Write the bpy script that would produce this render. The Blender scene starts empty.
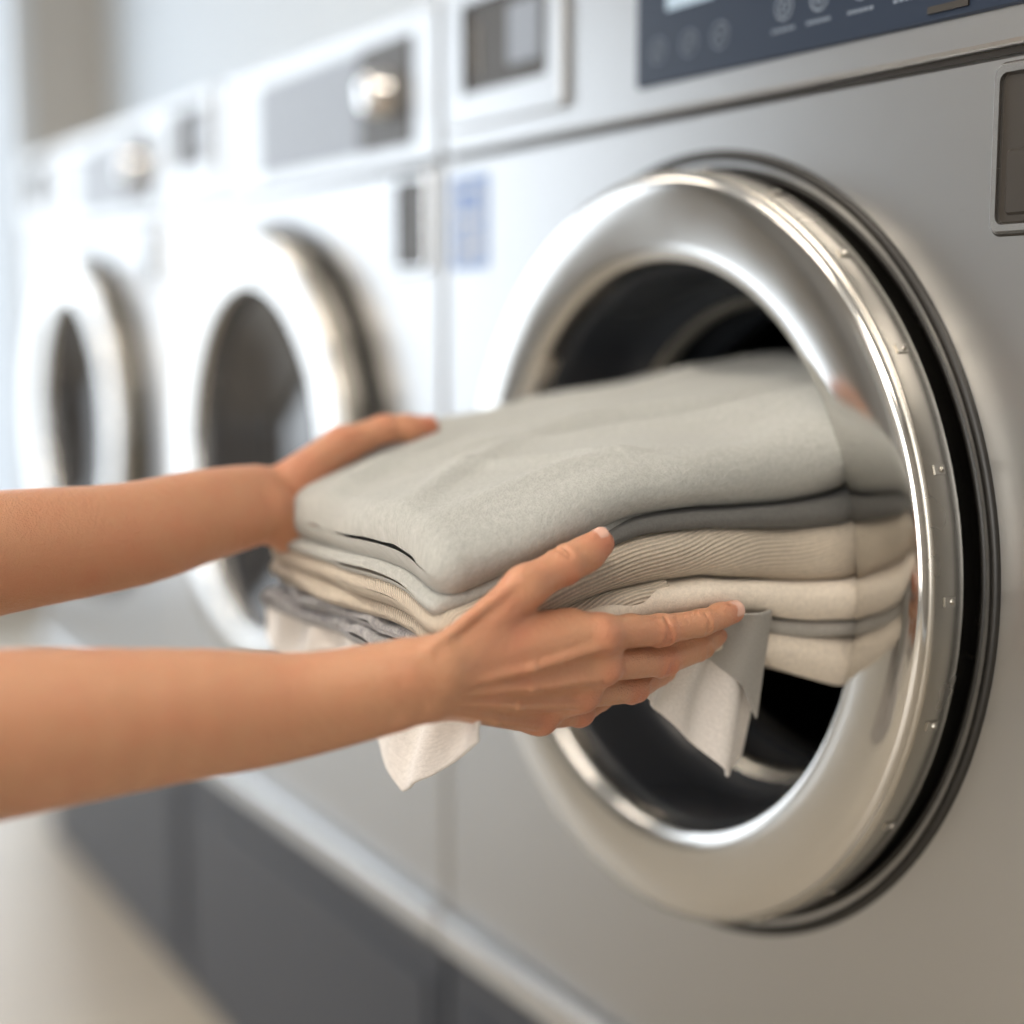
import bpy, bmesh, math, random
import numpy as np
from mathutils import Vector, Matrix, noise

random.seed(4)
scene = bpy.context.scene
COL = scene.collection

# ------------------------------------------------------------------ helpers
def new_obj(name, verts, faces, mats, parent=None, smooth=True, fmat=None, uvs=None, loc=None):
    me = bpy.data.meshes.new(name)
    me.from_pydata([tuple(v) for v in verts], [], [tuple(f) for f in faces])
    if not isinstance(mats, (list, tuple)): mats = [mats]
    for m in mats: me.materials.append(m)
    if fmat is not None:
        me.polygons.foreach_set('material_index', fmat)
    me.polygons.foreach_set('use_smooth', [smooth]*len(me.polygons))
    if uvs is not None:
        l = me.uv_layers.new(name='UVMap')
        li = np.zeros(len(me.loops), dtype=np.int32); me.loops.foreach_get('vertex_index', li)
        u = np.array(uvs, dtype=np.float32)[li]
        l.data.foreach_set('uv', u.ravel())
    me.update()
    ob = bpy.data.objects.new(name, me)
    COL.objects.link(ob)
    if parent: ob.parent = parent
    if loc: ob.location = loc
    return ob

def empty(name, loc=(0,0,0)):
    e = bpy.data.objects.new(name, None); e.location = loc; COL.objects.link(e); e.empty_display_size = .1
    return e

def boxes(name, lst, mat, parent=None, bev=0.0, seg=2, loc=None):
    bm = bmesh.new()
    for (x0,x1,y0,y1,z0,z1) in lst:
        r = bmesh.ops.create_cube(bm, size=1)
        for v in r['verts']:
            v.co = Vector(((x0+x1)/2+v.co.x*(x1-x0), (y0+y1)/2+v.co.y*(y1-y0), (z0+z1)/2+v.co.z*(z1-z0)))
    if bev > 0:
        bmesh.ops.bevel(bm, geom=list(bm.edges), offset=bev, segments=seg, profile=.5, affect='EDGES')
    me = bpy.data.meshes.new(name); bm.to_mesh(me); bm.free()
    me.materials.append(mat)
    ob = bpy.data.objects.new(name, me); COL.objects.link(ob)
    if parent: ob.parent = parent
    if loc: ob.location = loc
    return ob

def lathe(name, prof, mat, parent=None, n=128, cx=0, cz=0, smooth=True):
    V=[];F=[]
    m=len(prof)
    for i in range(n):
        a=2*math.pi*i/n
        for r,y in prof: V.append((cx+r*math.cos(a), y, cz+r*math.sin(a)))
    for i in range(n):
        j=(i+1)%n
        for k in range(m-1):
            F.append((i*m+k, i*m+k+1, j*m+k+1, j*m+k))
    return new_obj(name, V, F, mat, parent, smooth)

def rrect(name, x0,x1,z0,z1,rad,y0,y1,mat,parent=None,hole=None,seg=6):
    def loop(a,b,c,d,r):
        P=[]
        for (cx,cz,s) in ((b-r,d-r,0),(a+r,d-r,90),(a+r,c+r,180),(b-r,c+r,270)):
            for k in range(seg+1):
                t=math.radians(s+90*k/seg); P.append((cx+r*math.cos(t), cz+r*math.sin(t)))
        return P
    O=loop(x0,x1,z0,z1,rad); n=len(O); V=[];F=[]
    bv=min(.0015,abs(y1-y0)*.4)
    Oi=loop(x0+bv,x1-bv,z0+bv,z1-bv,max(rad-bv,.0003))
    V+=[(p[0],y1,p[1]) for p in O]; V+=[(p[0],y0+bv,p[1]) for p in O]; V+=[(p[0],y0,p[1]) for p in Oi]
    for k in range(n):
        j=(k+1)%n
        F+=[(k,j,n+j,n+k),(n+k,n+j,2*n+j,2*n+k)]
    if hole:
        H=loop(*hole); V+=[(p[0],y0,p[1]) for p in H]; V+=[(p[0],y1,p[1]) for p in H]
        for k in range(n):
            j=(k+1)%n
            F+=[(2*n+k,2*n+j,3*n+j,3*n+k),(3*n+k,3*n+j,4*n+j,4*n+k)]
    else:
        F.append(tuple(2*n+k for k in range(n)))
    return new_obj(name,V,F,mat,parent,False)

# ------------------------------------------------------------------ materials
def mat_base(name, color, rough=.5, metal=0.0, **kw):
    m = bpy.data.materials.new(name); m.use_nodes=True
    nt=m.node_tree; b=nt.nodes['Principled BSDF']
    b.inputs['Base Color'].default_value=(*color,1)
    b.inputs['Roughness'].default_value=rough
    b.inputs['Metallic'].default_value=metal
    for k,v in kw.items(): b.inputs[k].default_value=v
    return m,nt,b

def add_noise_bump(nt,b,scale,strength,dist=.001,coord='Object',stretch=(1,1,1),detail=4):
    tc=nt.nodes.new('ShaderNodeTexCoord'); mp=nt.nodes.new('ShaderNodeMapping'); mp.inputs['Scale'].default_value=stretch
    nz=nt.nodes.new('ShaderNodeTexNoise'); nz.inputs['Scale'].default_value=scale; nz.inputs['Detail'].default_value=detail
    bp=nt.nodes.new('ShaderNodeBump'); bp.inputs['Strength'].default_value=strength; bp.inputs['Distance'].default_value=dist
    nt.links.new(tc.outputs[coord],mp.inputs['Vector']); nt.links.new(mp.outputs['Vector'],nz.inputs['Vector'])
    nt.links.new(nz.outputs['Fac'],bp.inputs['Height']); nt.links.new(bp.outputs['Normal'],b.inputs['Normal'])
    return nz,bp,mp

def steel(name,color,rough,brush=.15,stretch=(2,2,220),var=.06):
    m,nt,b=mat_base(name,color,rough,1.0)
    nz,bp,mp=add_noise_bump(nt,b,6,brush,.0006,stretch=stretch,detail=3)
    mr=nt.nodes.new('ShaderNodeMapRange'); mr.inputs['To Min'].default_value=rough-var; mr.inputs['To Max'].default_value=rough+var
    nt.links.new(nz.outputs['Fac'],mr.inputs['Value']); nt.links.new(mr.outputs['Result'],b.inputs['Roughness'])
    return m
M_STEEL=steel('brushed_steel',(.48,.485,.49),.30,.09,(6,6,420),var=.05)
M_RIM=steel('rim_steel',(.66,.65,.63),.11,.02,(3,3,3),.03)
M_RIMSIDE=steel('rim_side_steel',(.50,.48,.44),.26,.05,(3,3,3),.04)
M_TRIM=steel('trim_steel',(.62,.63,.64),.25,.05)
M_CHROME,_,_=mat_base('chrome',(.8,.8,.8),.08,1.0)
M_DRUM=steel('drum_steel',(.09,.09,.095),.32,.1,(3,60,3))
M_RUBBER,_,_=mat_base('black_rubber',(.010,.009,.008),.35)
M_BOOT,_,_=mat_base('grey_boot_rubber',(.026,.030,.038),.25)
M_BASE,_,_=mat_base('plinth_paint',(.028,.033,.045),.42)
M_DARK,_,_=mat_base('dark_recess',(.03,.025,.02),.4)
M_PANEL,_,b=mat_base('control_glass',(.020,.030,.052),.3); b.inputs['Specular IOR Level'].default_value=.3
M_GREY,_,_=mat_base('grey_plate',(.20,.23,.28),.35)
M_COIN,_,_=mat_base('coin_frame',(.30,.30,.29),.4)
M_ICON,_,_=mat_base('icon_print',(.17,.21,.27),.5)
M_LED,nt,b=mat_base('lit_display',(.3,.4,.5),.3); b.inputs['Emission Color'].default_value=(.75,.88,1,1); b.inputs['Emission Strength'].default_value=.12
M_STICK,_,_=mat_base('sticker_blue',(.14,.24,.50),.45)
M_STICKW,_,_=mat_base('sticker_white',(.40,.45,.54),.45)
M_GLASS,nt,b=mat_base('door_glass',(.03,.03,.032),.06); b.inputs['Specular IOR Level'].default_value=.9
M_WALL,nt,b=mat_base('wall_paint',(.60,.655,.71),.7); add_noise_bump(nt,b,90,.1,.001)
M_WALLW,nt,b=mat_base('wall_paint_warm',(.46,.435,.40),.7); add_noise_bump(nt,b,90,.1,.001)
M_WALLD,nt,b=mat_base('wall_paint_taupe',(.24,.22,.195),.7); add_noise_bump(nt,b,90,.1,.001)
M_CEIL,_,_=mat_base('ceiling_paint',(.65,.65,.64),.8)
M_FRAME,_,_=mat_base('window_frame_white',(.62,.66,.70),.4)
M_FLOOR,nt,b=mat_base('floor_tile',(.5,.47,.42),.32)
tc=nt.nodes.new('ShaderNodeTexCoord'); br=nt.nodes.new('ShaderNodeTexBrick'); br.offset=0
br.inputs['Scale'].default_value=1; br.inputs['Brick Width'].default_value=.6; br.inputs['Row Height'].default_value=.6; br.inputs['Mortar Size'].default_value=.004
br.inputs['Color1'].default_value=(.38,.34,.28,1); br.inputs['Color2'].default_value=(.36,.32,.265,1); br.inputs['Mortar'].default_value=(.27,.245,.21,1)
nt.links.new(tc.outputs['Object'],br.inputs['Vector']); nt.links.new(br.outputs['Color'],b.inputs['Base Color'])

def cloth(name,color,color2=None,kind='weave',scale=900,bump=.6,dist=.0007):
    m,nt,b=mat_base(name,color,.92)
    b.inputs['Sheen Weight'].default_value=.15; b.inputs['Sheen Roughness'].default_value=.5
    uv=nt.nodes.new('ShaderNodeTexCoord')
    nz=nt.nodes.new('ShaderNodeTexNoise'); nz.inputs['Scale'].default_value=scale; nz.inputs['Detail'].default_value=3
    nt.links.new(uv.outputs['UV'],nz.inputs['Vector'])
    n2=nt.nodes.new('ShaderNodeTexNoise'); n2.inputs['Scale'].default_value=260; n2.inputs['Detail'].default_value=6
    nt.links.new(uv.outputs['UV'],n2.inputs['Vector'])
    mx=nt.nodes.new('ShaderNodeMix'); mx.data_type='RGBA'
    c2=color2 or tuple(c*.80 for c in color)
    mx.inputs[6].default_value=(*c2,1); mx.inputs[7].default_value=(*color,1)
    add=nt.nodes.new('ShaderNodeMath'); add.operation='ADD'
    nt.links.new(nz.outputs['Fac'],add.inputs[0]); nt.links.new(n2.outputs['Fac'],add.inputs[1])
    mr=nt.nodes.new('ShaderNodeMapRange'); mr.inputs['From Min'].default_value=.75; mr.inputs['From Max'].default_value=1.25
    nt.links.new(add.outputs[0],mr.inputs['Value']); nt.links.new(mr.outputs['Result'],mx.inputs[0])
    nt.links.new(mx.outputs[2],b.inputs['Base Color'])
    bp=nt.nodes.new('ShaderNodeBump'); bp.inputs['Strength'].default_value=bump; bp.inputs['Distance'].default_value=dist
    if kind=='rib':
        wv=nt.nodes.new('ShaderNodeTexWave'); wv.bands_direction='Y'; wv.inputs['Scale'].default_value=120; wv.inputs['Distortion'].default_value=.2
        nt.links.new(uv.outputs['UV'],wv.inputs['Vector'])
        ad=nt.nodes.new('ShaderNodeMath'); ad.operation='MULTIPLY_ADD'; ad.inputs[1].default_value=.35
        nt.links.new(nz.outputs['Fac'],ad.inputs[0]); nt.links.new(wv.outputs['Fac'],ad.inputs[2])
        nt.links.new(ad.outputs[0],bp.inputs['Height'])
        mx2=nt.nodes.new('ShaderNodeMix'); mx2.data_type='RGBA'; mx2.blend_type='MULTIPLY'; mx2.inputs[0].default_value=.32
        nt.links.new(mx.outputs[2],mx2.inputs[6]); nt.links.new(wv.outputs['Color'],mx2.inputs[7]); nt.links.new(mx2.outputs[2],b.inputs['Base Color'])
    else:
        nt.links.new(add.outputs[0],bp.inputs['Height'])
    nt.links.new(bp.outputs['Normal'],b.inputs['Normal'])
    return m
C_TOP=cloth('sage_grey_cotton',(.475,.485,.465),scale=800,bump=.8)
C_DARK=cloth('charcoal_knit',(.15,.15,.145))
C_RIB=cloth('oat_rib_knit',(.76,.665,.545),kind='rib',bump=.7,dist=.0010)
C_CREAM=cloth('cream_cotton',(.88,.79,.68),scale=900,bump=.4)
C_GREY=cloth('mid_grey_cotton',(.44,.425,.40))
C_WHITE=cloth('white_cotton',(.86,.82,.79),bump=.3)
C_DENIM=cloth('grey_denim',(.19,.19,.21),(.44,.435,.44))

M_SKIN=bpy.data.materials.new('skin'); M_SKIN.use_nodes=True
nt=M_SKIN.node_tree; b=nt.nodes['Principled BSDF']
b.inputs['Roughness'].default_value=.38
b.inputs['Subsurface Weight'].default_value=.15; b.inputs['Subsurface Radius'].default_value=(1,.35,.18); b.inputs['Subsurface Scale'].default_value=.005
at=nt.nodes.new('ShaderNodeAttribute'); at.attribute_name='red'
mx=nt.nodes.new('ShaderNodeMix'); mx.data_type='RGBA'; mx.inputs[6].default_value=(.60,.305,.175,1); mx.inputs[7].default_value=(.60,.195,.115,1)
tc=nt.nodes.new('ShaderNodeTexCoord'); nz=nt.nodes.new('ShaderNodeTexNoise'); nz.inputs['Scale'].default_value=45; nz.inputs['Detail'].default_value=5
nt.links.new(tc.outputs['Object'],nz.inputs['Vector'])
ad=nt.nodes.new('ShaderNodeMath'); ad.operation='MULTIPLY_ADD'; ad.inputs[1].default_value=.8; ad.use_clamp=True
sb=nt.nodes.new('ShaderNodeMath'); sb.operation='SUBTRACT'; sb.inputs[1].default_value=.42
nt.links.new(nz.outputs['Fac'],sb.inputs[0]); nt.links.new(sb.outputs[0],ad.inputs[0]); nt.links.new(at.outputs['Fac'],ad.inputs[2])
nt.links.new(ad.outputs[0],mx.inputs[0]); nt.links.new(mx.outputs[2],b.inputs['Base Color'])
vo=nt.nodes.new('ShaderNodeTexVoronoi'); vo.inputs['Scale'].default_value=900
nt.links.new(tc.outputs['Object'],vo.inputs['Vector'])
n3=nt.nodes.new('ShaderNodeTexNoise'); n3.inputs['Scale'].default_value=260; n3.inputs['Detail'].default_value=5
nt.links.new(tc.outputs['Object'],n3.inputs['Vector'])
a3=nt.nodes.new('ShaderNodeMath'); a3.operation='MULTIPLY_ADD'; a3.inputs[1].default_value=.4
nt.links.new(vo.outputs['Distance'],a3.inputs[0]); nt.links.new(n3.outputs['Fac'],a3.inputs[2])
bp=nt.nodes.new('ShaderNodeBump'); bp.inputs['Strength'].default_value=.65; bp.inputs['Distance'].default_value=.0012
nt.links.new(a3.outputs[0],bp.inputs['Height']); nt.links.new(bp.outputs['Normal'],b.inputs['Normal'])
M_NAIL,_,_=mat_base('finger_nail',(.70,.42,.33),.22)

# ------------------------------------------------------------------ room
ZC=.792; CX=-.009
XW0,XW1,YW0,YW1,H=-4.1,2.6,-3.6,.80,2.7
boxes('floor',[(XW0-.1,XW1+.1,YW0-.1,YW1+.1,-.1,0)],M_FLOOR)
boxes('ceiling',[(XW0-.1,XW1+.1,YW0-.1,YW1+.1,H,H+.1)],M_CEIL)
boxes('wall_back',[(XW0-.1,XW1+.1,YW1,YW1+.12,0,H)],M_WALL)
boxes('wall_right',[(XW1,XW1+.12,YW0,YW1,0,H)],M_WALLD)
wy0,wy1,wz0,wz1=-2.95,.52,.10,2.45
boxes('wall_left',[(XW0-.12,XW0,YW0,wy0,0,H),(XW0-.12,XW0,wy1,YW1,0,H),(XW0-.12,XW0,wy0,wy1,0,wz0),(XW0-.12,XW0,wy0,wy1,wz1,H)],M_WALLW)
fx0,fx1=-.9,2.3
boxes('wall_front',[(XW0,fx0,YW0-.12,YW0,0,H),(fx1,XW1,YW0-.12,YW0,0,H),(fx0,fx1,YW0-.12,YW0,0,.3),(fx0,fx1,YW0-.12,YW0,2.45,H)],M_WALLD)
fr=[(XW0-.08,XW0+.02,wy0,wy1,wz0,wz0+.06),(XW0-.08,XW0+.02,wy0,wy1,wz1-.06,wz1)]
for yy in (wy0,-2.1,-1.25,-.40,wy1-.06): fr.append((XW0-.08,XW0+.02,yy,yy+.06,wz0,wz1))
boxes('window_1',fr,M_FRAME,bev=.004)
fr=[(fx0,fx1,YW0-.08,YW0+.02,.3,.36),(fx0,fx1,YW0-.08,YW0+.02,2.39,2.45)]
for xx in (fx0,.2,1.25,fx1-.06): fr.append((xx,xx+.06,YW0-.08,YW0+.02,.3,2.45))
boxes('added_front_window',fr,M_FRAME,bev=.004)  # unseen window, added so the arms get light from the camera side
boxes('baseboard_front',[(XW0,XW1,YW0,YW0+.015,0,.09)],M_FRAME)
boxes('baseboard_right',[(XW1-.015,XW1,YW0,YW1,0,.09)],M_FRAME)

# ------------------------------------------------------------------ washers
HW=.386
def sc_(P,s=1.036): return [(r*s,y) for r,y in P]
def washer(x0, main):
    W=empty('washing_machine',(x0,0,0))
    z0,z1=.386,1.098; R=.268
    angs=[2*math.pi*i/144 for i in range(144)]
    for cx,cz in ((HW-CX,z1-ZC),(-HW-CX,z1-ZC),(-HW-CX,z0-ZC),(HW-CX,z0-ZC)): angs.append(math.atan2(cz,cx)%(2*math.pi))
    angs=sorted(set(round(a,6) for a in angs)); n=len(angs)
    V=[];F=[]
    def edge(a,ins):
        c,s=math.cos(a),math.sin(a); t=1e9
        if c>1e-9: t=min(t,(HW-ins-CX)/c)
        if c<-1e-9: t=min(t,(-HW+ins-CX)/c)
        if s>1e-9: t=min(t,(z1-ins-ZC)/s)
        if s<-1e-9: t=min(t,(z0+ins-ZC)/s)
        return CX+t*c, ZC+t*s
    for ring in range(4):
        for a in angs:
            if ring==0: V.append((CX+R*math.cos(a),.03,ZC+R*math.sin(a)))
            elif ring==1: V.append((CX+R*math.cos(a),0,ZC+R*math.sin(a)))
            elif ring==2:
                x,z=edge(a,.003); V.append((x,0,z))
            else:
                x,z=edge(a,0); V.append((x,.004,z))
    for ring in range(3):
        for k in range(n):
            j=(k+1)%n; F.append((ring*n+k,ring*n+j,(ring+1)*n+j,(ring+1)*n+k))
    new_obj('front_panel',V,F,M_STEEL,W,False)
    boxes('cabinet',[(-HW,-HW+.01,.004,.74,.35,1.245),(HW-.01,HW,.004,.74,.35,1.245),(-HW,HW,.73,.74,.35,1.245),(-HW+.01,HW-.01,.02,.73,1.235,1.245),(-HW+.01,HW-.01,.02,.73,.35,.36)],M_STEEL,W)
    boxes('control_fascia',[(-HW,HW,-.002,.03,1.102,1.243)],M_STEEL,W,.003)
    boxes('seam_shadow',[(-HW+.002,HW-.002,.006,.03,1.09,1.11)],M_DARK,W)
    boxes('bottom_trim',[(-HW,HW,-.014,.05,.352,.384)],M_TRIM,W,.005,3)
    boxes('plinth',[(-HW+.001,HW-.001,.0,.72,.0,.35)],M_BASE,W,.004)
    boxes('plinth_door',[(-HW+.03,HW-.03,-.004,.0,.04,.30)],M_BASE,W,.0015)
    P=[(.1925,-.020),(.1930,-.030),(.1945,-.0355),(.1965,-.0380),(.1990,-.0392),(.208,-.0403),(.222,-.0416),(.236,-.0423),(.2465,-.0420),(.2490,-.0412),(.2505,-.0398),(.2512,-.0380)]
    lathe('door_ring',sc_(P),M_RIM,W,192,CX,ZC)
    P=[(.2512,-.0380),(.2520,-.0372),(.2535,-.0365),(.2542,-.0350),(.2545,-.0140),(.2538,-.0120),(.2510,-.010),(.250,.02)]
    lathe('ring_side',sc_(P),M_RIMSIDE,W,192,CX,ZC)
    P=[(.257,.014),(.259,.010),(.2625,.002),(.265,.000),(.2675,.002),(.269,.006),(.2715,-.001),(.2750,-.0030),(.2780,-.002),(.2795,.001)]
    lathe('outer_gasket',P,M_RUBBER,W,160,CX,ZC)
    P=[(.2680,.006),(.2686,.0010),(.2692,.0008),(.2698,.006)]
    lathe('gasket_trim',P,M_DRUM,W,160,CX,ZC)
    bm=bmesh.new(); rr=.2548*1.036
    for k in range(22):
        a=math.radians(k*360/22+.5)
        mt=Matrix.Translation((CX+rr*math.cos(a),-.025,ZC+rr*math.sin(a))) @ Matrix.Rotation(-a,4,'Y')
        bmesh.ops.create_cube(bm,size=1,matrix=mt@Matrix.Diagonal((.0016,.008,.0055,1)))
        bmesh.ops.create_uvsphere(bm,u_segments=10,v_segments=6,radius=.0020,matrix=mt@Matrix.Translation((.0006,.0015,0)))
    me=bpy.data.meshes.new('ring_clips'); bm.to_mesh(me); bm.free(); me.materials.append(M_RIMSIDE)
    o=bpy.data.objects.new('ring_clips',me); COL.objects.link(o); o.parent=W
    if main:
        P=[(.1925,-.020),(.190,-.017),(.1885,-.010),(.188,.030),(.184,.045),(.178,.052),(.171,.060),(.170,.068),(.176,.074),(.180,.082),(.178,.090),(.168,.098),(.163,.106),(.165,.114),(.170,.118)]
        lathe('door_boot',sc_(P),M_BOOT,W,128,CX,ZC)
        lathe('boot_ring',sc_([(.1725,.057),(.1675,.0605),(.1670,.066),(.1705,.070)]),M_RIMSIDE,W,128,CX,ZC)
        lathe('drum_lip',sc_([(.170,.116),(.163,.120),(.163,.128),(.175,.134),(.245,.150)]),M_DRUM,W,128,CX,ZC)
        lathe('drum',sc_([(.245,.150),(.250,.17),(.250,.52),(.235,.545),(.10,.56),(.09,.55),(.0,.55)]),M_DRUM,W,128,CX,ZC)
        for k in range(3):
            a=math.radians(30+120*k)
            o=boxes('drum_lifter',[(-.02,.02,.17,.52,0,.045)],M_DRUM,W,.012,3)
            o.matrix_local=Matrix.Translation((CX+.256*math.cos(a),0,ZC+.256*math.sin(a)))@Matrix.Rotation(-a-math.pi/2,4,'Y')
    else:
        lathe('door_boot',sc_([(.1925,-.020),(.190,-.017),(.188,.03),(.180,.05),(.150,.06),(.14,.09)]),M_BOOT,W,96,CX,ZC)
        lathe('drum',sc_([(.14,.09),(.245,.15),(.250,.52),(.0,.55)]),M_DRUM,W,96,CX,ZC)
        lathe('door_glass',sc_([(.189,-.010),(.180,-.004),(.165,.004),(.14,.022),(.10,.036),(.05,.044),(0.0001,.046)]),M_GLASS,W,96,CX,ZC)
    hx0,hx1=(.253,.345) if main else (.295,.368)
    rrect('dispenser_frame',hx0,hx1,1.000,1.092,.007,-.004,.003,M_TRIM,W,hole=(hx0+.005,hx1-.005,1.005,1.087,.005))
    rrect('dispenser_gap',hx0-.002,hx1+.002,.998,1.094,.008,-.0008,.003,M_DARK,W)
    rrect('dispenser_cup',hx0+.005,hx1-.005,1.005,1.087,.004,-.0015,.003,M_DARK,W)
    rrect('dispenser_flap',hx0+.010,hx1-.010,1.010,1.046,.003,-.003,.002,M_DARK,W)
    rrect('coin_unit_frame',-.372,-.178,1.122,1.240,.006,-.008,-.001,M_STEEL,W,hole=(-.340,-.200,1.150,1.226,.004))
    rrect('coin_unit_window',-.340,-.200,1.150,1.226,.004,-.004,-.001,M_DARK,W)
    rrect('coin_slot_plate',-.265,-.215,1.165,1.215,.004,-.006,-.003,M_GREY,W)
    boxes('coin_slot',[(-.320,-.317,-.006,-.003,1.165,1.21)],M_COIN,W,.001)
    if main:
        rrect('control_panel',-.083,.360,1.122,1.232,.004,-.0045,-.001,M_PANEL,W)
        V=[];F=[]
        def torus(cx,cz,R_,r_):
            b0=len(V); N=28; Mn=6
            for i in range(N):
                a=2*math.pi*i/N
                for j in range(Mn):
                    t=2*math.pi*j/Mn
                    rr=R_+r_*math.cos(t); V.append((cx+rr*math.cos(a),-.0047+.0004*math.sin(t),cz+rr*math.sin(a)))
            for i in range(N):
                for j in range(Mn):
                    F.append((b0+i*Mn+j,b0+((i+1)%N)*Mn+j,b0+((i+1)%N)*Mn+(j+1)%Mn,b0+i*Mn+(j+1)%Mn))
        for cx in (-.055,-.019,.015): torus(cx,1.146,.0085,.0006); torus(cx,1.146,.0035,.0006)
        for cx in (.080,.113,.150,.188): torus(cx,1.153,.0075,.0009); torus(cx,1.153,.003,.0008)
        new_obj('panel_icons',V,F,M_ICON,W)
        tb=[]
        for cx in (.080,.113,.150,.188):
            for k in range(5): tb.append((cx-.011+k*.0045,cx-.0078+k*.0045,-.0051,-.0044,1.1380,1.1400))
        boxes('panel_captions',tb,M_ICON,W)
        boxes('panel_display',[(-.045,.008,-.0052,-.0044,1.172,1.20)],M_LED,W)
        boxes('panel_slot',[(.205,.235,-.006,-.0044,1.127,1.131)],M_DARK,W)
        rrect('instruction_label',-.374,-.306,1.000,1.082,.004,-.0008,.001,M_STICK,W,hole=(-.366,-.314,1.008,1.074,.003))
        rrect('label_field',-.366,-.314,1.008,1.074,.003,-.0006,.001,M_STICKW,W)
        boxes('label_print',[(-.355,-.325,-.0011,-.0005,1.05,1.068),(-.360,-.320,-.0011,-.0005,1.035,1.040),(-.360,-.330,-.0011,-.0005,1.02,1.026)],M_STICK,W)
    else:
        rrect('control_panel',-.05,.225,1.120,1.222,.004,-.0045,-.001,M_GREY,W)
        rrect('dial_plate',.225,.335,1.120,1.222,.004,-.0045,-.001,M_DARK,W)
        lathe('program_dial',[(.024,-.004),(.024,-.010),(.020,-.013),(.019,-.024),(.015,-.027),(.0001,-.028)],M_CHROME,W,48,.28,1.172)
    return W
washer(0,True); washer(-.78,False); washer(-1.56,False)

# ------------------------------------------------------------------ folded laundry
def clamp(v,a=0,b=1): return max(a,min(b,v))
def lerp(a,b,t): return a+(b-a)*t
def q_(y): return (y+.30)/.27
def Ttop(x,y):
    q=clamp(q_(y),-.2,1.45)
    l=.851+.056*q; r=.835+.069*q
    z=lerp(l,r,clamp((x+.10)/.28,-.3,1.3))
    if y>.02: z-=1.6*(y-.02)**2
    z+=.0035*math.sin((y+.30)*16+x*9)+.003*math.sin(x*26+y*7+.6)
    return z
def Bbot(x,y):
    q=clamp(q_(y),-.2,1.5)
    t=clamp((x-.02)/.12)
    hi=np.interp(q,[-.2,0,.5,.62,.75,.88,1.0,1.5],[.757,.757,.763,.765,.757,.743,.732,.718])
    lo=.757-.026*q
    return lerp(lo,hi,t*t*(3-2*t))
def f3(a,b,c): return lambda y: float(np.interp(q_(y),[0,.25,.45,.75,1,1.2],[a,lerp(a,b,.6),b,lerp(b,c,.45),c,c]))
def XLd(y): return lerp(-.084,-.125,clamp((y+.30)/.25,0,1.5))
def XRd(y): return lerp(.164,.178,clamp((y+.30)/.25,0,1.2))
laundry=empty('folded_laundry_stack',(0,0,0))
def slab(name,y0,y1,fu,fl,mat,xl=0,xr=0,seed=0,amp=.003,wl=9,ns=120,nx=80,dz=None,ridge=None,puff=1.0,rf=.012,skew=0,xrf=None,yn=.010,ynseed=None):
    V=[];UV=[];F=[]
    na=12; nr=na+ns; P=None
    ys=seed if ynseed is None else ynseed
    for i in range(nr+1):
        if i<na:
            al=math.pi/2*i/na; yb=y0+rf*(1-math.cos(al)); sc=math.sin(al)
        else:
            yb=y0+rf+(y1-y0-rf)*(i-na)/ns; sc=1 if i<nr else .0
        L=XLd(yb)+xl; R=XRd(yb)+xr+(xrf(yb) if xrf else 0)
        if i<na:
            L+=min(rf,.02)*.9*(1-sc); R-=min(rf,.02)*.9*(1-sc)
        hz=max(.002,(fu(yb)-fl(yb))*(Ttop(.15,yb)-Bbot(.15,yb))/2)
        r=hz*puff
        L+= .008*noise.noise((seed*3.1,yb*wl*1.3,1)); R+= .006*noise.noise((seed*2.3+5,yb*wl*1.3,7))
        sec=[]
        for k in range(nx): sec.append((lerp(L+r,R-r,k/nx),1))
        for k in range(16): t=math.pi/2-math.pi*k/16; sec.append((R-r+r*math.cos(t),math.sin(t)))
        for k in range(nx): sec.append((lerp(R-r,L+r,k/nx),-1))
        for k in range(16): t=-math.pi/2-math.pi*k/16; sec.append((L+r+r*math.cos(t),math.sin(t)))
        P=len(sec); acc=0; px=None
        for k,(x,nu) in enumerate(sec):
            y=yb+(yn*noise.noise((x*14+ys,ys*2,3))+skew*(x-.05))*math.exp(-(yb-y0)/.05)
            T=Ttop(x,yb); B=Bbot(x,yb); zu=lerp(B,T,fu(yb)); zl=lerp(B,T,fl(yb))
            zm=(zu+zl)/2; h=(zu-zl)/2
            w=noise.noise((x*wl+seed,yb*wl*.8,seed))+.5*noise.noise((x*wl*2.3,yb*wl*2.1+seed,seed*1.7))
            z=zm+nu*sc*h*.995+amp*w*(.6+.4*nu)
            if ridge: z+=ridge(x,yb)*(.5+.5*nu)
            d=math.hypot((x-.17)/.06,(y+.30)/.06); z-=.006*math.exp(-d*d)
            if dz: z+=dz(x,yb,nu)
            xx=x+amp*noise.noise((seed+9,yb*wl*1.5,z*40))*(1 if abs(nu)<.99 else .2)
            V.append((xx,y,z))
            if px is not None: acc+=math.hypot(x-px[0],(nu-px[1])*hz)
            px=(x,nu); UV.append((yb,acc))
    for i in range(nr):
        for k in range(P):
            j=(k+1)%P
            F.append((i*P+k,i*P+j,(i+1)*P+j,(i+1)*P+k))
    return new_obj(name,V,F,mat,laundry,True,uvs=UV)

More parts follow.
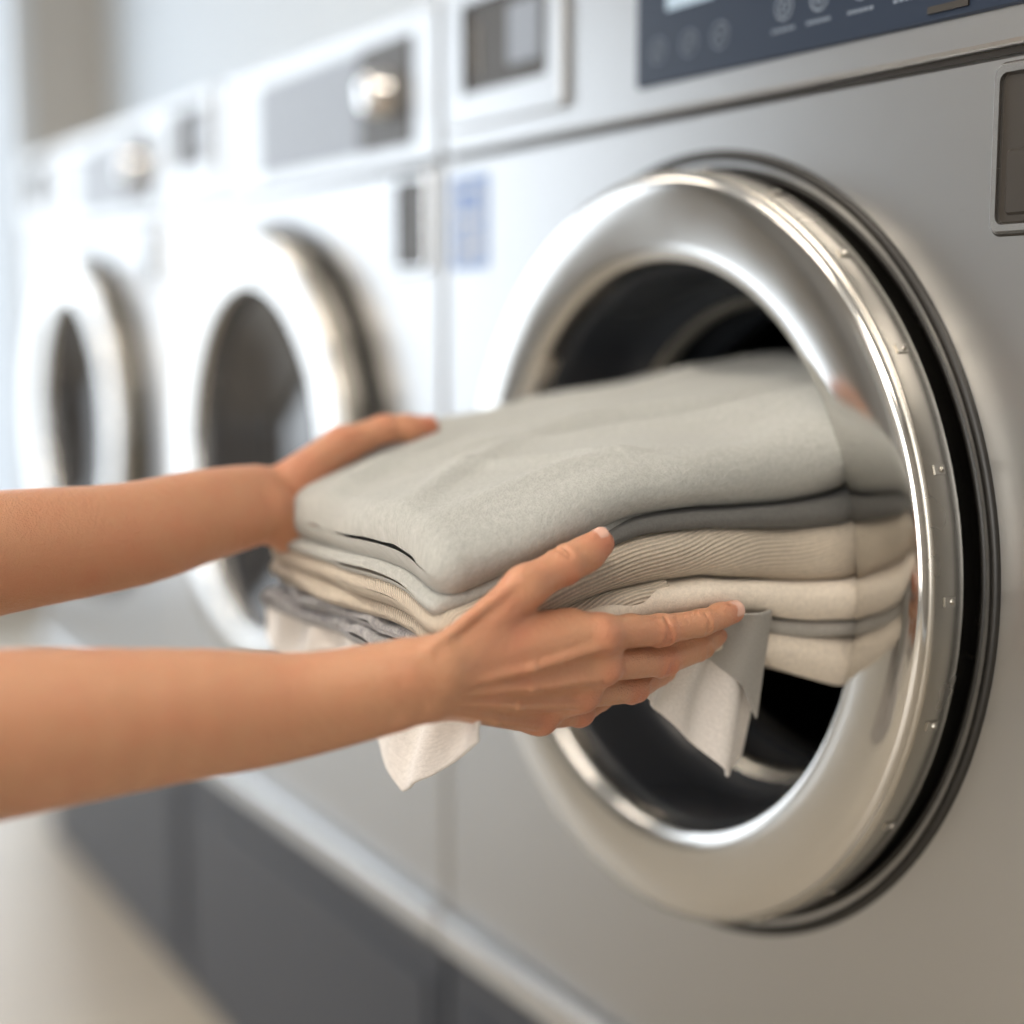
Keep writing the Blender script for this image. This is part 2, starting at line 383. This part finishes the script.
def ridge_top(x,y):
    z=0
    for (c,s,w,a,y0_,yw) in ((.085,.55,.012,-.0120,-.02,.12),(.116,.50,.016,.008,-.03,.13),(.02,.30,.014,.0080,-.12,.12),(.048,.33,.011,-.006,-.11,.10),(-.045,.22,.014,.007,-.02,.14),
                      (.13,.10,.012,.006,-.22,.06),(-.03,-.25,.013,.007,-.24,.06),(.06,-.5,.013,.006,-.23,.06),(.0,.8,.011,-.0055,-.10,.07),(.09,1.3,.011,.0045,-.20,.05)):
        d=(x-c)-s*(y-y0_)-.004*math.sin(y*32+c*90)
        z+=a*math.exp(-(d/w)**2)*math.exp(-((y-y0_)/yw)**2)
    z+=.0014*noise.noise((x*38,y*22,2.2))+.0006*noise.noise((x*80,y*50,5.1))
    return z
side_wave=lambda x,y,nu: .0025*math.sin(y*34+x*8)*clamp((x-.05)/.1)
slab('shirt_sage',-.302,.16,f3(1,1,1),f3(.62,.75,.68),C_TOP,seed=1.3,amp=.004,wl=8,ridge=ridge_top,puff=1.25,nx=150,ns=190,rf=.016,dz=side_wave)
slab('shirt_sage_underfold',-.304,.10,f3(.665,.76,.69),f3(.56,.69,.62),C_TOP,xl=.002,xr=-.006,seed=1.3,amp=.004,wl=8,rf=.007,xrf=lambda y:-.02*clamp((y+.2)/.1),dz=side_wave)
slab('knit_charcoal',-.262,.15,f3(.58,.755,.685),f3(.50,.67,.575),C_DARK,xl=.02,xr=.000,seed=4.1,amp=.002,dz=side_wave)
slab('trousers_oat',-.304,.15,f3(.60,.67,.573),f3(.40,.38,.37),C_RIB,xl=.006,xr=.004,seed=6.7,amp=.003,wl=12,ynseed=1.3,dz=side_wave)
slab('trousers_oat_cuff',-.303,-.16,f3(.42,.42,.4),f3(.29,.28,.26),C_RIB,xl=.0,xr=.006,seed=8.7,amp=.003,wl=18,rf=.010)
slab('jeans_grey',-.300,-.10,f3(.31,.28,.25),f3(.20,.18,.18),C_DENIM,xl=.0,xr=-.02,seed=10.2,amp=.006,wl=26,rf=.008)
slab('jeans_grey_fold',-.303,-.10,f3(.21,.2,.2),f3(.06,.05,.05),C_DENIM,xl=-.004,xr=-.03,seed=12.2,amp=.007,wl=26,rf=.008)
slab('towel_cream',-.235,.15,f3(.34,.38,.37),f3(.15,.21,.23),C_CREAM,xl=.02,xr=.011,seed=14.2,amp=.003,wl=9,dz=side_wave)
slab('towel_grey_ply',-.20,.15,f3(.17,.205,.225),f3(.05,.10,.175),C_GREY,xl=.02,xr=.007,seed=15.2,amp=.002,wl=9,rf=.02,dz=side_wave)
slab('towel_cream_fold',-.20,.15,f3(.05,.11,.175),f3(-.10,-.04,-.02),C_CREAM,xl=.02,xr=.008,seed=17.2,amp=.002,wl=9,rf=.02)

def sheet(name,f,nu_,nv_,mat,thick=.0026):
    V=[];UV=[];F=[]
    for i in range(nu_+1):
        for j in range(nv_+1):
            p=f(i/nu_,j/nv_); V.append(p); UV.append((i/nu_*.2,j/nv_*.15))
    for i in range(nu_):
        for j in range(nv_):
            a=i*(nv_+1)+j; F.append((a,a+1,a+nv_+2,a+nv_+1))
    ob=new_obj(name,V,F,mat,laundry,True,uvs=UV)
    s=ob.modifiers.new('thick','SOLIDIFY'); s.thickness=thick; s.offset=0
    s=ob.modifiers.new('sub','SUBSURF'); s.levels=1; s.render_levels=1
    return ob
def drape_front(s,t):
    x=lerp(-.112,.188,s)
    zb=np.interp(s,[0,.3,.52,.70,.86,1],[.735,.722,.708,.683,.706,.735])
    z=lerp(.768,zb,t)
    y=-.294-.002*t+.006*math.sin(s*12+1.0*t)*t+.005*math.sin(s*34+2*t)*(1-.5*t)+.004*s
    return (x+.003*math.sin(t*5),y,z)
sheet('white_tshirt_hem',drape_front,80,24,C_WHITE)
def drape_front2(s,t):
    x=lerp(-.11,.10,s)
    zb=np.interp(s,[0,.5,1],[.722,.712,.705]); z=lerp(.762,zb,t)
    return (x,-.275-.004*t+.006*math.sin(s*14+2)*t,z)
sheet('white_tshirt_back',drape_front2,40,16,C_WHITE)
def drape_side(s,t):
    y=lerp(-.172,-.094,s)
    zb=np.interp(s,[0,.3,.80,.9,1],[.742,.724,.681,.680,.690]); z=lerp(.775,zb,t)
    y=y-.006*t*(1-s)+.002*t*s
    x=.177-.016*t+.007*math.sin(s*9.5+t*1.4)*t+.0035*math.sin(s*19+.5)
    return (x,y,z)
sheet('hanging_white_corner',drape_side,50,24,C_WHITE)
def drape_side2(s,t):
    y=lerp(-.150,-.097,s)
    zb=np.interp(s,[0,.35,.75,1],[.768,.757,.738,.716]); z=lerp(.786,zb,t)
    x=.188-.012*t+.003*math.sin(s*9+1+t)
    return (x,y+.002*t*s,z)
sheet('hanging_grey_corner',drape_side2,34,24,C_GREY)

# ------------------------------------------------------------------ arms and hands (sculpted distance field)
A_R=Vector((.5166,.8563,0)); A_F=Vector((-.8495,.5126,-.1237)); A_U=A_R.cross(A_F)
ORG=Vector((.844,-.67,.95))+A_F*.80
def surfnet(D,org,h):
    S=D<0; nx,ny,nz=D.shape
    c=np.zeros((nx-1,ny-1,nz-1),np.uint8)
    for i in (0,1):
        for j in (0,1):
            for k in (0,1): c+=S[i:nx-1+i,j:ny-1+j,k:nz-1+k]
    act=(c>0)&(c<8); idx=np.argwhere(act)
    pos=np.zeros((len(idx),3)); cnt=np.zeros(len(idx))
    cor=[(i,j,k) for i in (0,1) for j in (0,1) for k in (0,1)]
    for a in cor:
        for ax in range(3):
            if a[ax]==0:
                b=list(a); b[ax]=1
                da=D[idx[:,0]+a[0],idx[:,1]+a[1],idx[:,2]+a[2]]; db=D[idx[:,0]+b[0],idx[:,1]+b[1],idx[:,2]+b[2]]
                m=(da<0)!=(db<0); t=np.where(m,da/np.where(m,da-db,1),0)
                p=idx+np.array(a)+0.0; p[:,ax]+=t
                pos[m]+=p[m]; cnt[m]+=1
    pos/=cnt[:,None]
    ids=-np.ones(c.shape,np.int64); ids[act]=np.arange(len(idx))
    Q=[]
    for ax in range(3):
        o=[0,1,2]; o.remove(ax); u,v=o
        sl0=[slice(None)]*3; sl1=[slice(None)]*3; sl0[ax]=slice(0,-1); sl1[ax]=slice(1,None)
        cr=S[tuple(sl0)]!=S[tuple(sl1)]
        e=np.argwhere(cr); e=e[(e[:,u]>0)&(e[:,v]>0)&(e[:,u]<D.shape[u]-1)&(e[:,v]<D.shape[v]-1)]
        ins=S[e[:,0],e[:,1],e[:,2]]
        q=[]
        for (du,dv) in ((1,1),(0,1),(0,0),(1,0)):
            g=e.copy(); g[:,u]-=du; g[:,v]-=dv; q.append(ids[g[:,0],g[:,1],g[:,2]])
        q=np.stack(q,1); flip=ins if ax!=1 else ~ins
        q[~flip]=q[~flip][:,::-1]; Q.append(q)
    return pos*h+org, np.concatenate(Q)

def build_arm(name,groups,creases,h,lo,hi,reds,nails,parent):
    lo=np.array(lo,float); hi=np.array(hi,float)
    n=((hi-lo)/h).astype(int)+1
    ax=[lo[i]+h*np.arange(n[i]) for i in range(3)]
    D=np.full(n,30.0,np.float32)
    def smin(a,b,k):
        hh=np.clip(.5+.5*(b-a)/k,0,1); return b*(1-hh)+a*hh-k*hh*(1-hh)
    def cap(a,b,ra,rb,m):
        a=np.array(a,float); b=np.array(b,float); R=max(ra,rb)+m
        i0=np.clip(((np.minimum(a,b)-R-lo)/h).astype(int),0,n); i1=np.clip(((np.maximum(a,b)+R-lo)/h).astype(int)+1,0,n)
        X=ax[0][i0[0]:i1[0]][:,None,None]; Y=ax[1][i0[1]:i1[1]][None,:,None]; Z=ax[2][i0[2]:i1[2]][None,None,:]
        ba=b-a; L=max(ba@ba,1e-6)
        t=np.clip(((X-a[0])*ba[0]+(Y-a[1])*ba[1]+(Z-a[2])*ba[2])/L,0,1)
        d=np.sqrt((X-a[0]-t*ba[0])**2+(Y-a[1]-t*ba[1])**2+(Z-a[2]-t*ba[2])**2)-(ra+(rb-ra)*t)
        return (slice(i0[0],i1[0]),slice(i0[1],i1[1]),slice(i0[2],i1[2])),d.astype(np.float32),i0,i1
    for prims,kin,kout in groups:
        G=np.full(n,30.0,np.float32)
        glo=np.array(n); ghi=np.zeros(3,int)
        for (a,b,ra,rb) in prims:
            s,d,i0,i1=cap(a,b,ra,rb,20)
            G[s]=smin(G[s],d,kin)
            glo=np.minimum(glo,i0); ghi=np.maximum(ghi,i1)
        s=tuple(slice(glo[i],ghi[i]) for i in range(3))
        D[s]=smin(D[s],G[s],kout)
    for (a,b,r,k) in creases:
        s,d,_,_=cap(a,b,r,r,6)
        D[s]=-smin(-D[s],d,k)
    P,Q=surfnet(D,lo,h)
    red=np.zeros(len(P))
    for (c,rad,amt) in reds:
        d=np.linalg.norm(P-np.array(c,float),axis=1); red=np.maximum(red,amt*np.exp(-(d/rad)**2))
    fm=[0]*len(Q)
    verts=[tuple(p) for p in P]; faces=[tuple(q) for q in Q]; red=list(red)
    for (tip,prev,nrm,r,Ln) in nails:
        tip=Vector(tip); dr=(tip-Vector(prev)).normalized(); nr=Vector(nrm); nr=(nr-dr*nr.dot(dr)).normalized(); sd=dr.cross(nr)
        b0=len(verts); K=10
        for i in range(K+1):
            u=-1+2*i/K
            for j in range(K+1):
                v=-1+2*j/K
                uu=u*math.sqrt(1-v*v*.35); vv=v*math.sqrt(1-u*u*.35)
                th=vv*math.radians(58)
                rr=r+.25-(.9*max(0,-uu-.6)) - (0.6 if (abs(u)>.99 or abs(v)>.99) else 0)
                p=tip+dr*(-.8+uu*Ln/2)+(sd*math.sin(th)*1.0+nr*math.cos(th)*.97)*rr
                verts.append(tuple(p)); red.append(0)
        for i in range(K):
            for j in range(K):
                a=b0+i*(K+1)+j; faces.append((a,a+1,a+K+2,a+K+1)); fm.append(1)
    M=np.array([[A_R.x,A_F.x,A_U.x],[A_R.y,A_F.y,A_U.y],[A_R.z,A_F.z,A_U.z]])
    W=(np.array(verts)*.001)@M.T+np.array(ORG)
    ob=new_obj(name,W,faces,[M_SKIN,M_NAIL],parent,True,fmat=fm)
    at=ob.data.attributes.new('red','FLOAT','POINT'); at.data.foreach_set('value',np.array(red,dtype=np.float32))
    bm=bmesh.new(); bm.from_mesh(ob.data); bmesh.ops.recalc_face_normals(bm,faces=bm.faces); bm.to_mesh(ob.data); bm.free()
    return ob

def V3(*a): return np.array(a,float)
def unit(v): return v/np.linalg.norm(v)
def chain(pts,rads,off):
    pts=[np.array(p,float) for p in pts]
    P=[2*pts[0]-pts[1]]+pts+[2*pts[-1]-pts[-2]]; Rr=[rads[0]]+list(rads)+[rads[-1]]; O=[off[0]]+list(off)+[off[-1]]
    def cr_(a,b,c,d,t): return .5*((2*b)+(-a+c)*t+(2*a-5*b+4*c-d)*t*t+(-a+3*b-3*c+d)*t**3)
    S=[]
    for i in range(1,len(P)-2):
        for t in np.linspace(0,1,5)[:-1]:
            S.append((cr_(P[i-1],P[i],P[i+1],P[i+2],t),cr_(Rr[i-1],Rr[i],Rr[i+1],Rr[i+2],t),cr_(O[i-1],O[i],O[i+1],O[i+2],t)))
    S.append((P[-2],Rr[-2],O[-2]))
    return S
def finger(pts,rads,dors):
    pr=[]
    for i in range(3): pr.append((pts[i],pts[i+1],rads[i],rads[i+1]))
    p1=pts[1]+dors*.9; pr.append((p1,p1,rads[1]+.15,rads[1]+.15))
    mid=(pts[2]*.4+pts[3]*.6)-dors*1.2; pr.append((mid,mid,rads[3]+.3,rads[3]+.3))
    mid=(pts[0]*.5+pts[1]*.5)-dors*1.5; pr.append((mid,mid,rads[0]-1,rads[0]-1))
    return pr
def creases(p,axis,nrm,r,offs,w=.75,cr=.75):
    axis=unit(axis); nrm=unit(nrm-axis*(nrm@axis)); sd=np.cross(axis,nrm); out=[]
    for o in offs:
        prev=None
        for t in np.linspace(-w,w,5):
            q=p+axis*(o+.4*math.sin(t*5+o))+ (nrm*math.cos(t)+sd*math.sin(t))*(r+.45)
            if prev is not None: out.append((prev,q,cr,1.4))
            prev=q
    return out

person=empty('person',(0,0,0))
# ---- right arm
Wp=V3(-41,-42,-84); wd=V3(-.52,.39,-.77); dn=V3(.377,-.667,-.593)
iM,mM,rM,pM=V3(47,-4,-64),V3(49,7,-82),V3(37,15,-98),V3(15,20,-111)
idx=[iM,V3(81,20,-64.5),V3(105,34,-61.8),V3(125,49,-56.5)]
mid=[mM,V3(84,37,-83),V3(107,54,-77),V3(121,70,-68)]
rng=[rM,V3(68,43,-99),V3(86,63,-92),V3(98,80,-84)]
pky=[pM,V3(38,43,-113),V3(51,58,-107),V3(61,72,-100)]
tC,tM,tI,tT=V3(-23,-36,-67),V3(6.8,-20,-39),V3(28,-5,-28),V3(47,8,-17)
Wa,Wb=Wp-wd*8,Wp+wd*8
fore=chain([Wp,V3(-105,-55,-96.5),V3(-160,-72,-99),V3(-239,-100,-104),V3(-300,-122,-110)],[15.8,18.8,24.8,32.5,35],[8,8,8,8,8])
palm=[]
for i in range(len(fore)-1):
    (a,ra,oa),(b_,rb,ob_)=fore[i],fore[i+1]
    palm.append((a-wd*oa,b_-wd*ob_,ra,rb)); palm.append((a+wd*oa,b_+wd*ob_,ra,rb))
palm+=[(Wa,iM+V3(-12,-4,-2),13.5,11),(Wa+wd*4,mM+V3(-12,-5,-2),13.5,11),(Wb-wd*2,rM+V3(-8,-4,1),13.5,10.5),(Wb,pM+V3(-4,-2,1),13,10),
 (iM-dn*1,mM-dn*1,9.3,9.3),(mM-dn*1,rM-dn*1,9.3,9.1),(rM-dn*1,pM-dn*1,9.1,8.6),
 (tC,tM,12.5,10.5),(tC+V3(2,8,-6),iM-V3(14,-2,0),13,9.5),(tC+V3(6,10,0),(tM+iM)/2+V3(2,8,-8),11,7.5),
 (Wb+V3(18,16,2),pM-dn*6,13,10)]
tend=[]
for m_,w_ in ((iM,-7),(mM,-3),(rM,2),(pM,6)):
    a=Wp+wd*w_+dn*13.8; b_=m_+dn*9.2; c_=(a+b_)/2+dn*2.9
    tend.append((a,c_,2.0,2.2)); tend.append((c_,b_,2.2,2.6))
    k_=m_+dn*3.9; tend.append((k_,k_,8.4,8.4))
ulna=Wb+wd*3+dn*7-V3(12,6,0); tend.append((ulna,ulna,10.0,10.0))
tend.append((Wa+V3(-6,-14,8),tM+V3(-2,-8,5),2.7,2.4)); tend.append((Wa+V3(-60,-20,3),Wa+V3(-4,-14,6),2.6,2.8))
groups=[(palm,8,.01),(tend,2.5,3.5),
 (finger(idx,[9.3,8.4,7.4,6.6],dn),3,5.5),(finger(mid,[9.3,8.5,7.5,6.7],dn),3,1.8),(finger(rng,[8.9,8.0,7.1,6.3],dn),3,1.8),(finger(pky,[8.0,7.0,6.2,5.6],dn),3,1.8),
 ([(tM,tI,10.4,9.8),(tI,tT,9.8,8.1),((tI+tT)/2+V3(0,2,-2),(tI+tT)/2+V3(3,3,-1),9.0,8.6)],5,7)]
tn=V3(-.35,-.55,.75)
cre=[]
cre+=creases(tI,tT-tI,tn,9.9,(-2.0,1.0),.75,.7)
for f in (idx,mid,rng,pky): cre+=creases(f[1],f[2]-f[0],dn,9.2,(-2.6,-.4,1.8),.7,.8); cre+=creases(f[2],f[3]-f[1],dn,7.6,(-1.2,.8),.7,.7)
cre+=creases(idx[1],idx[2]-idx[0],V3(.35,-.8,.5),8.8,(-.8,),.45,.7); cre+=creases(idx[2],idx[3]-idx[1],V3(.35,-.8,.5),7.7,(0,),.45,.7)
reds=[(p,11,.9) for p in (idx[3],mid[3],rng[3],pky[3],tT)]+[(p+dn*7,9,.65) for p in (iM,mM,rM,pM,idx[1],mid[1],rng[1],pky[1],tI)]+[(V3(-5,-25,-60),25,.35)]
nl=[(tT,tI,(-.35,-.45,.85),8.2,12),(idx[3],idx[2],(.30,-.75,.45),6.6,9.5),(mid[3],mid[2],tuple(dn),6.9,10),(rng[3],rng[2],tuple(dn),6.5,9.5),(pky[3],pky[2],tuple(dn),5.8,8)]
build_arm('arm_right',groups,cre,1.1,(-330,-170,-160),(140,95,5),reds,nl,person)
# ---- left arm
Wp=V3(-161,165,6)
def w2l(x,y,z):
    d=Vector((x,y,z))-ORG; return V3(d.dot(A_R)*1000,d.dot(A_F)*1000,d.dot(A_U)*1000)
iM,mM,rM,pM=w2l(-.103,-.235,.812),w2l(-.100,-.222,.792),w2l(-.088,-.222,.775),w2l(-.070,-.232,.762)
idx=[iM,w2l(-.098,-.198,.795),w2l(-.080,-.186,.778),w2l(-.060,-.182,.765)]
mid=[mM,w2l(-.080,-.190,.768),w2l(-.055,-.182,.755),w2l(-.032,-.180,.750)]
rng=[rM,w2l(-.065,-.195,.755),w2l(-.040,-.188,.747),w2l(-.018,-.188,.745)]
pky=[pM,w2l(-.045,-.215,.747),w2l(-.027,-.208,.741),w2l(-.010,-.205,.740)]
tC,tM,tI,tT=V3(-143,178,20),V3(-114,200,44),V3(-86,211,56),V3(-57,220,58)
hd=unit(mM-Wp); wd=unit(pM-iM); dn=unit(np.cross(hd,wd))
if dn[1]<0: dn=-dn
Wa,Wb=Wp-wd*8,Wp+wd*8
fore=chain([Wp,V3(-194,136,-2.5),V3(-232,104,-14),V3(-293,60,-23),V3(-360,12,-37)],[17,20.5,24,28,32],[7,6.5,6,6,6])
palm=[]
for i in range(len(fore)-1):
    (a,ra,oa),(b_,rb,ob_)=fore[i],fore[i+1]
    palm.append((a-wd*oa,b_-wd*ob_,ra,rb)); palm.append((a+wd*oa,b_+wd*ob_,ra,rb))
palm+=[(Wa,iM,14,11),(Wp,mM,14,11),(Wb-wd*2,rM,14,11),(Wb,pM,13.5,10.5),(iM,mM,9.5,9.5),(mM,rM,9.5,9.3),(rM,pM,9.3,8.8),
 (tC,tM,15,12.5),(tC+V3(4,4,-6),(iM+tM)/2,14,10),(Wb-dn*4,pM-dn*4,13,10)]
groups=[(palm,8,.01),(finger(idx,[9.3,8.4,7.4,6.6],dn),3.5,5),(finger(mid,[9.3,8.5,7.5,6.7],dn),3.5,2),(finger(rng,[8.9,8.0,7.1,6.3],dn),3.5,2),(finger(pky,[8.0,7.0,6.2,5.6],dn),3.5,2),
 ([(tM,tI,11.5,9.6),(tI,tT,9.4,7.6),((tI+tT)/2,(tI+tT)/2+V3(3,0,-1),8.9,8.6)],4,7)]
tn=V3(-.1,-.4,.9)
cre=creases(tI,tT-tI,tn,9.6,(-2.0,1.0),.8,.6)
reds=[(p,12,.8) for p in (idx[3],mid[3],rng[3],pky[3],tT)]+[(tI,10,.5),(tM,14,.6),(V3(-140,175,15),30,.4)]
nl=[(tT,tI,(-.1,.3,.95),7.8,12),(idx[3],idx[2],tuple(dn),6.8,10),(mid[3],mid[2],tuple(dn),6.9,10),(rng[3],rng[2],tuple(dn),6.5,9.5),(pky[3],pky[2],tuple(dn),5.8,8)]
build_arm('arm_left',groups,cre,1.5,(-405,-35,-90),(-10,330,90),reds,nl,person)
# ---- sleeves covering elbow to shoulder
M_SHIRT=cloth('person_shirt',(.55,.55,.53))
def l2w(p): return ORG+A_R*(p[0]*.001)+A_F*(p[1]*.001)+A_U*(p[2]*.001)
def sleeve(name,pts,rads):
    V=[];F=[];UV=[];N=28;K=24;path=[];rr=[]
    for k in range(K+1):
        t=k/K*(len(pts)-1); i=min(int(t),len(pts)-2); f=t-i
        path.append(pts[i].lerp(pts[i+1],f)); rr.append(lerp(rads[i],rads[i+1],f))
    for _ in range(3): path=[path[0]]+[(path[i-1]+path[i]*2+path[i+1])/4 for i in range(1,K)]+[path[-1]]
    for k in range(K+1):
        d=(path[min(k+1,K)]-path[max(k-1,0)]).normalized(); s=d.cross(Vector((0,0,1))).normalized(); u=s.cross(d)
        for i in range(N):
            a=2*math.pi*i/N; r=rr[k]*(1+.05*noise.noise((math.cos(a)*2,math.sin(a)*2,k*.5)))
            V.append(path[k]+(s*math.cos(a)+u*math.sin(a))*r); UV.append((i/N*.3,k/K*.3))
    for k in range(K):
        for i in range(N): F.append((k*N+i,k*N+(i+1)%N,(k+1)*N+(i+1)%N,(k+1)*N+i))
    F.append(tuple(K*N+i for i in range(N)))
    o=new_obj(name,V,F,M_SHIRT,person,True,uvs=UV); m=o.modifiers.new('t','SOLIDIFY'); m.thickness=.002
    return o
eR=l2w((-300,-122,-110)); eL=l2w((-360,12,-37))
sleeve('sleeve_right',[eR+A_R*.03,eR-A_R*.02,Vector((.10,-.80,1.02))],[.050,.054,.068])
sleeve('sleeve_left',[eL+A_R*.025,eL-A_R*.02,Vector((-.28,-.80,1.02))],[.048,.052,.066])

# ------------------------------------------------------------------ lights
def area(name,loc,rot,sx,sy,power,color):
    l=bpy.data.lights.new(name,'AREA'); l.shape='RECTANGLE'; l.size=sx; l.size_y=sy; l.energy=power; l.color=color
    o=bpy.data.objects.new(name,l); o.location=loc; o.rotation_euler=rot; COL.objects.link(o); return o
area('window_daylight',(XW0-.14,(wy0+wy1)/2,(wz0+wz1)/2),(0,-math.pi/2,0),wz1-wz0,wy1-wy0,62,(.90,.95,1))
area('front_fill_light',((fx0+fx1)/2,YW0-.14,1.4),(math.pi/2,0,0),fx1-fx0,2.1,95,(1,.93,.84))  # added warm fill for arms and laundry, shining through the added opening
M_LAMP,nt,b=mat_base('lamp_diffuser',(.9,.9,.9),.5); b.inputs['Emission Color'].default_value=(1,.88,.74,1); b.inputs['Emission Strength'].default_value=15
for i,(lx,ly) in enumerate(((-2.2,-1.2),(-.4,-1.2),(1.4,-1.2),(-1.2,-2.6),(.8,-2.6))):
    L=empty('ceiling_light',(lx,ly,H))
    boxes('housing',[(-.62,.62,-.17,.17,-.03,0)],M_FRAME,L,.003)
    boxes('diffuser',[(-.6,.6,-.15,.15,-.034,-.0301)],M_LAMP,L)
w=bpy.data.worlds.new('World'); scene.world=w; w.use_nodes=True
bg=w.node_tree.nodes['Background']; bg.inputs[0].default_value=(.80,.90,1,1); bg.inputs[1].default_value=.9

# ------------------------------------------------------------------ camera
cam=bpy.data.cameras.new('camera'); co=bpy.data.objects.new('camera',cam); COL.objects.link(co)
cam.sensor_width=36; cam.lens=36*1500/1024; cam.clip_start=.02
M=Matrix(((A_R.x,A_U.x,-A_F.x,.844),(A_R.y,A_U.y,-A_F.y,-.67),(A_R.z,A_U.z,-A_F.z,.95),(0,0,0,1)))
co.matrix_world=M
cam.dof.use_dof=True; cam.dof.focus_distance=.83; cam.dof.aperture_fstop=1.6
scene.camera=co
scene.view_settings.view_transform='Standard'
